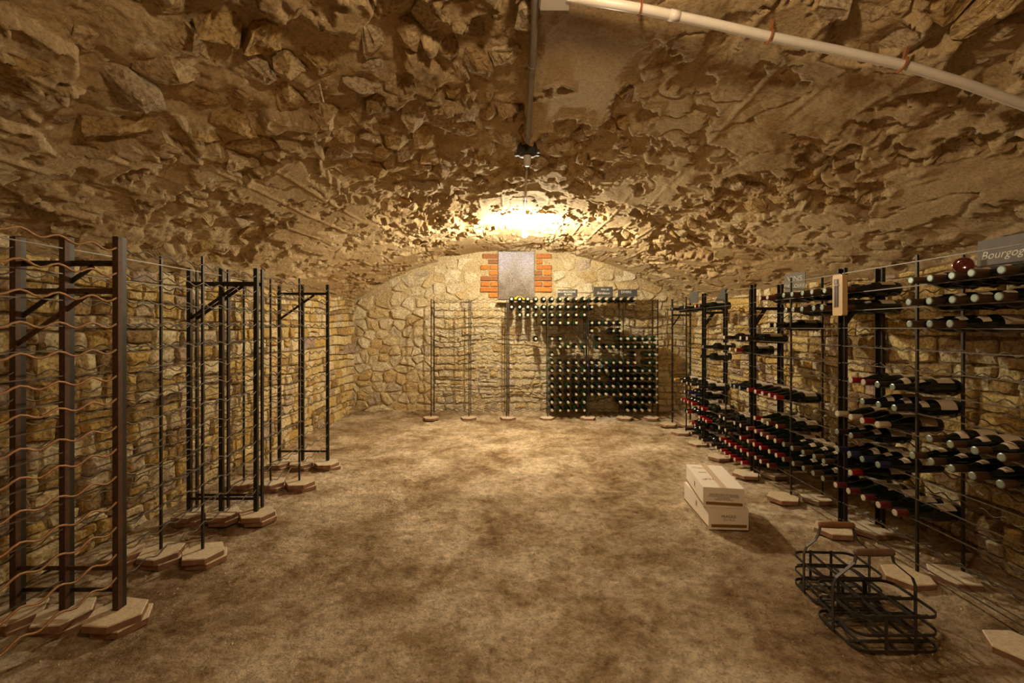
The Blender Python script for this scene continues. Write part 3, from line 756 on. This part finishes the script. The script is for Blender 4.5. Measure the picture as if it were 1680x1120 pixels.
carton('upper white cardboard wine carton stacked on the other, taped flat lid', 1.212, 2.695, .1285, .222, .42, .110, -.155,
       [('GRANDS VINS DE FRANCE', 0, .073, .013), ('MIS EN BOUTEILLE A LA PROPRIETE', 0, .063, .0105), ('DU DOMAINE', 0, .053, .011), ('PRODUIT DE FRANCE', 0, .044, .010)],
       [('R', -.02, .06, .05)], [('NL', -.075, .15, .022), ('NL', -.05, .14, .022), ('NL', -.028, .14, .022), ('RS', -.06, .05, .022), ('RS', -.035, .055, .022), ('RS', -.07, -.08, .022), ('VIN', -.04, -.07, .03)])

# ------------------------------------------------------------------ iron bottle carriers
def rr(w_, d, z, r=.045, n=5):
    pts = []
    for cx, cy, a0 in ((w_/2-r, d/2-r, 0), (-w_/2+r, d/2-r, 90), (-w_/2+r, -d/2+r, 180), (w_/2-r, -d/2+r, 270)):
        for k in range(n+1):
            a = math.radians(a0+90*k/n); pts.append((cx+r*math.cos(a), cy+r*math.sin(a), z))
    return pts
M_WOODG = simple('grey_worn_wood', (.13, .07, .045), .6, var=.5, scale=60, bump=.001)
def carrier(label, x, y, rz, w_, d, wood=None):
    root = empty('bottle_carrier', (x, y, .002), rz); tag(root, label, 'bottle carrier', 'iron bottle carriers on the floor')
    for nm, z, wd in (('base_ring', .008, .006), ('middle_ring', .066, .005), ('top_ring', .130, .0055)):
        MB().tube(rr(w_, d, z), (lambda: [(.0015, wd)]*24)(), 4, True, flat=(0, 0, 1)).build(nm, M_BASKET, root)
    hz = .138
    for sx in (-.17, .17):
        for sy in (-1, 1):
            MB().box((sx*w_, sy*(d/2+.0025), hz/2), (.011, .0025, hz)).build('upright', M_BASKET, root)
    for sx in (-.33, 0, .33): MB().box((sx*w_, 0, .004), (.012, d, .0025)).build('base_strip', M_BASKET, root)
    for sy in (-.25, .25): MB().box((0, sy*d, .007), (w_, .012, .0025)).build('base_strip', M_BASKET, root)
    for z in (.070, .126):
        for sx in (-.17, .17): MB().box((sx*w_, 0, z), (.0025, d, .012)).build('divider', M_BASKET, root)
        MB().box((0, 0, z), (w_, .0025, .012)).build('divider', M_BASKET, root)
    # twisted cross straps half way up
    for sy in (-.25, .25):
        pts = []; m_ = MB(); n = 18; vs = []
        for k in range(n+1):
            xx = -w_/2+w_*k/n; a = math.pi*3*k/n
            vs += [(xx, sy*d+.006*math.cos(a), .098+.006*math.sin(a)), (xx, sy*d-.006*math.cos(a), .098-.006*math.sin(a))]
        m_.add(vs, [(2*k, 2*k+1, 2*k+3, 2*k+2) for k in range(n)])
        o = m_.build('twisted_strap', M_BASKET, root); so = o.modifiers.new('thick', 'SOLIDIFY'); so.thickness = .002
    hw = .068
    for s_ in (-1, 1):
        ctl = [(s_*(w_/2+.003), 0, .004), (s_*(w_/2+.003), 0, .10), (s_*(w_/2+.003), 0, .175), (s_*(w_/2-.008), 0, .205), (s_*(w_/2-.045), 0, .235), (s_*(hw+.006), 0, .262), (s_*(hw+.001), 0, .285), (s_*(hw), 0, .302)]
        MB().tube(ctl, [(.0018, .006)]*len(ctl), 4, flat=(0, 1, 0)).build('handle_band', M_BASKET, root)
    MB().lathe([(-hw-.004, 0), (-hw-.004, .010), (-hw, .012), (-hw*.5, .0135), (0, .0145), (hw*.5, .0135), (hw, .012), (hw+.004, .010), (hw+.004, 0)], 12, off=(0, 0, .300)).build('wooden_handle', wood or M_WOOD, root, True)
carrier('front iron strap bottle carrier with worn greyish wooden handle', 1.352, 1.655, .0, .305, .225, M_WOODG)
carrier('rear iron strap bottle carrier with reddish wooden handle, beside a tile', 1.378, 1.885, -.05, .265, .205)

# ------------------------------------------------------------------ slates
def slate(label, loc, rz, w_, h_, mat, lines, lean=.08, chip=.0):
    root = empty('slate_sign', loc, rz); tag(root, label, 'sign', 'chalked slate signs on the racks')
    r_ = random.Random(int(loc[0]*100)); pl = [(-w_/2, 0), (w_/2, 0), (w_/2-r_.uniform(0, .004), h_), (-w_/2+r_.uniform(0, .004)+chip, h_-r_.uniform(0, .004))]
    m_ = MB(); m_.add([(x, 0, z) for x, z in pl]+[(x, .006, z) for x, z in pl], [(0, 1, 2, 3), (7, 6, 5, 4), (0, 4, 5, 1), (1, 5, 6, 2), (2, 6, 7, 3), (3, 7, 4, 0)])
    o = m_.build('slate', mat, root)
    root.rotation_euler = (-lean, 0, rz)
    for t, x, z, s_ in lines: text(t, s_, M_CHALK, root, (x, -.0008, z), (math.pi/2, 0, 0), 'chalk_lettering', shear=.3 if t[-1].islower() else 0)
    return root
slate('large slate chalked Bourgogne on the nearest right rack, cut by the photo edge', (1.965, 1.690, 1.400), -math.pi/2, .36, .118, M_SLATE,
      [('Bourgogne', -.064, .048, .046)], .02)
slate('grey slate chalked VINS DE LOIRE on the second right rack', (1.930, 3.04, 1.400), -1.1, .142, .128, M_SLATEL, [('VINS', 0, .088, .050), ('DE LOIRE', .0, .036, .034)], .05)
slate('blank grey slate standing on the farthest right rack', (1.815, 4.47, 1.400), -1.0, .095, .118, M_SLATED, [], .05)
slate('slate leaning with torn corner on the farthest right rack, near its first post', (1.935, 4.16, 1.400), -1.0, .10, .13, M_SLATED, [], .3, .05)
slate('low slate chalked in two faint lines, leftmost on the back racks', (.665, 5.62, 1.545), 0, .255, .092, M_SLATED, [('BOURGOGNE', -.01, .062, .036), ('BLANC', .01, .028, .034)], .04)
slate('tallest slate with a chalk streak, middle one on the back racks', (1.122, 5.62, 1.545), 0, .25, .128, M_SLATED, [('Vins de', .02, .092, .036), ('Bordeaux', 0, .045, .042)], .04)
slate('low slate chalked DIVERS, rightmost on the back racks', (1.435, 5.62, 1.545), 0, .25, .092, M_SLATED, [('DIVERS', -.02, .058, .042)], .04)

# yellow cloth behind the back bottles
n = 14; U, Vv = np.meshgrid(np.linspace(-1, 1, n), np.linspace(-1, 1, n), indexing='ij')
hh = .055*np.exp(-(U**2+Vv**2)*1.4)+.012*fbm(stack(U*2.5, Vv*2.5, 1), 3, 4)
me = grid_mesh('yellow_cloth', np.stack([.045+U*.085, 5.80+Vv*.06, 1.508+hh], -1), M_YELLOW)
o = link('yellow_cloth', me); tag(o, 'crumpled yellow cloth on the sill of the blocked window behind the bottles', 'cloth')
# rack top ledge: stone sill under it
me = MB().box((.0075, 5.88, 1.495), (.50, .19, .03)).mesh('window_sill', M_BMORT); tint(me, .7); o = link('window_sill', me, wd)

# ------------------------------------------------------------------ thermometer
root = empty('thermometer', (1.800, 2.417, 1.215), -math.pi/2)
MB().box((-.02, .014, .20), (.006, .034, .004)).build('hook', M_IRON, root); tag(root, 'beige cased minimum-maximum thermometer hung on the right rack post', 'thermometer')
m_ = MB(); pl = []
w_, h_ = .074, .225
for cx, cz, a0 in ((w_/2-.01, h_-.01, 0), (-w_/2+.01, h_-.01, 90), (-w_/2+.01, .01, 180), (w_/2-.01, .01, 270)):
    for k in range(4):
        a = math.radians(a0+30*k); pl.append((cx+.01*math.cos(a), cz+.01*math.sin(a)))
n = len(pl); m_.add([(x, -.028, z) for x, z in pl]+[(x, 0, z) for x, z in pl], [tuple(range(n)), tuple(reversed(range(n, 2*n)))]+[(i, n+i, n+(i+1) % n, (i+1) % n) for i in range(n)])
m_.build('case', M_THERM, root)
MB().box((-.008, -.0285, .123), (.036, .002, .156)).build('backplate', M_DARK, root)
for x in (-.014, .0): MB().tube([(x, -.031, .05), (x, -.031, .195)], .0022, 6).build('glass_tube', M_TUBE, root, True)
MB().box((-.008, -.031, .168), (.040, .003, .005)).build('crossbar', M_THERM, root)
MB().box((-.008, -.030, .185), (.022, .002, .022)).build('dial_plate', M_TUBE, root)
m_ = MB()
for k in range(14): m_.box((-.0235, -.030, .05+k*.008), (.004, .001, .0012))
m_.build('scale_marks', M_TUBE, root)

# ------------------------------------------------------------------ ceiling services
a = [on_vault(x, y, .032) for x, y in ((884, -60), (878, 0), (876, 60), (872, 130), (868, 190), (866, 232))]
root = empty('cable_conduit', a[0]); tag(root, 'grey conduit along the crown of the vault, running to the round box', 'conduit')
loc = Vector(a[0]); MB().tube([p-loc for p in a], .013, 10).build('conduit_tube', M_DUCT, root, True)
for px, py in ((873.5, 105), (867, 222)):
    p = on_vault(px, py, .032)-loc
    t = [(p.x+.017*math.cos(q)*1.1, p.y, p.z-.003+.017*math.sin(q)) for q in [math.radians(k) for k in range(150, 391, 20)]]
    MB().tube(t, .0022, 5).build('clip', M_WIRE, root, True)
# junction box at the frame top
p = on_vault(905, -34, .02); root = empty('junction_box', p); tag(root, 'cream plastic junction box at the top edge beside the conduit', 'junction box')
o = MB().box((.015, .03, -.01), (.10, .10, .045)).build('box_body', M_PVC, root); bv = o.modifiers.new('bevel', 'BEVEL'); bv.width = .006; bv.segments = 2
MB().box((.015, .03, -.035), (.09, .09, .006)).build('lid', M_PVC, root)
# round lamp box with white connector
p = on_vault(865, 243, .0); root = empty('round_box', p); tag(root, 'round black ceiling box with white connector between the two conduits', 'junction box')
MB().lathe([(-.045, 0), (-.045, .040), (-.040, .058), (-.012, .062), (.01, .058), (.03, .05)], 8, axis='Z').build('box_body', M_BLACK, root)
MB().lathe([(-.049, .0), (-.049, .030), (-.044, .046), (-.04, .048)], 16, axis='Z').build('rim', M_BASKET, root, True)
for an in (20, 160, 250, 340): MB().box((.064*math.cos(math.radians(an)), .064*math.sin(math.radians(an)), -.028), (.022, .02, .018), (0, 0, math.radians(an))).build('lug', M_BLACK, root)
MB().lathe([(-.105, 0), (-.105, .015), (-.098, .020), (-.06, .023), (-.045, .024)], 14, axis='Z', off=(0, -.004, 0)).build('connector', M_WHITEP, root, True)
# thin tube from the box to the bulb
q0 = on_vault(864.5, 268, .045); q1 = Vector((BULB[0]-.005, BULB[1]-.015, BULB[2]+.085))
root = empty('lamp_tube', q0); tag(root, 'thin pale cable tube leading from the round box to the lit bulb', 'conduit')
MB().tube([(0, 0, 0), (q1-q0)*.5+Vector((0, 0, .012)), q1-q0], .0075, 8).build('tube', M_PVC, root, True)
for k in (.05, .52):
    c = (q1-q0)*k+Vector((0, 0, .012*(1-abs(2*k-1))))
    MB().tube([(c.x+.012*math.cos(z), c.y, c.z+.012*math.sin(z)) for z in [math.radians(g) for g in range(0, 360, 30)]], .0022, 5, True).build('clip', M_BLACK, root, True)
# bulbs
def bulb_fixture(loc, label, mb):
    root = empty('bare_bulb', loc); tag(root, label, 'lamp')
    MB().lathe([(.085, .0), (.085, .018), (.075, .020), (.045, .019), (.038, .017)], 14, axis='Z').build('lamp_holder', M_WHITEP, root, True)
    o = MB().lathe([(.040, .0125), (.028, .013), (.018, .019), (.006, .027), (-.006, .030), (-.018, .027), (-.027, .016), (-.030, 0)], 16, axis='Z').build('glass_bulb', mb, root, True)
    return root
r1 = bulb_fixture(BULB, 'lit bare bulb hanging from the vault near the back wall', M_LIT1)
r2 = bulb_fixture(LAMP2, 'lit bare bulb on the vault behind the camera, outside the picture', M_LIT2)
# pipe across the vault
pp = [on_vault(x, y, .045) for x, y in ((930, -6), (1050, 14), (1156, 36), (1262, 60), (1370, 82), (1480, 106), (1580, 136), (1680, 172), (1800, 225))]
root = empty('water_pipe', pp[0]); tag(root, 'cream plastic pipe crossing the vault at upper right, held by rusty clamps', 'pipe')
MB().tube([p-pp[0] for p in pp], .0145, 12).build('pipe_tube', M_PVC, root, True)
MB().tube([pp[1]-pp[0]+(pp[2]-pp[1])*t for t in (.45, .6)], .0165, 12).build('pipe_coupling', M_PVC, root, True)
for i in (1, 3, 5):
    p = pp[i]-pp[0]; d = (pp[i+1]-pp[i-1]).normalized(); sd = Vector((0, 1, 0)); up = d.cross(sd)
    if up.z < 0: up = -up
    MB().tube([p+sd*.0175*math.cos(z)+up*.0175*math.sin(z) for z in [math.radians(g) for g in range(0, 360, 24)]], [(.006, .0018)]*15, 4, True, flat=d).build('clamp', M_CLAMP, root)
    MB().bar(p+up*.016, p+up*.055, .008, .008, up=(0, 1, 0)).build('clamp_screw', M_CLAMP, root)
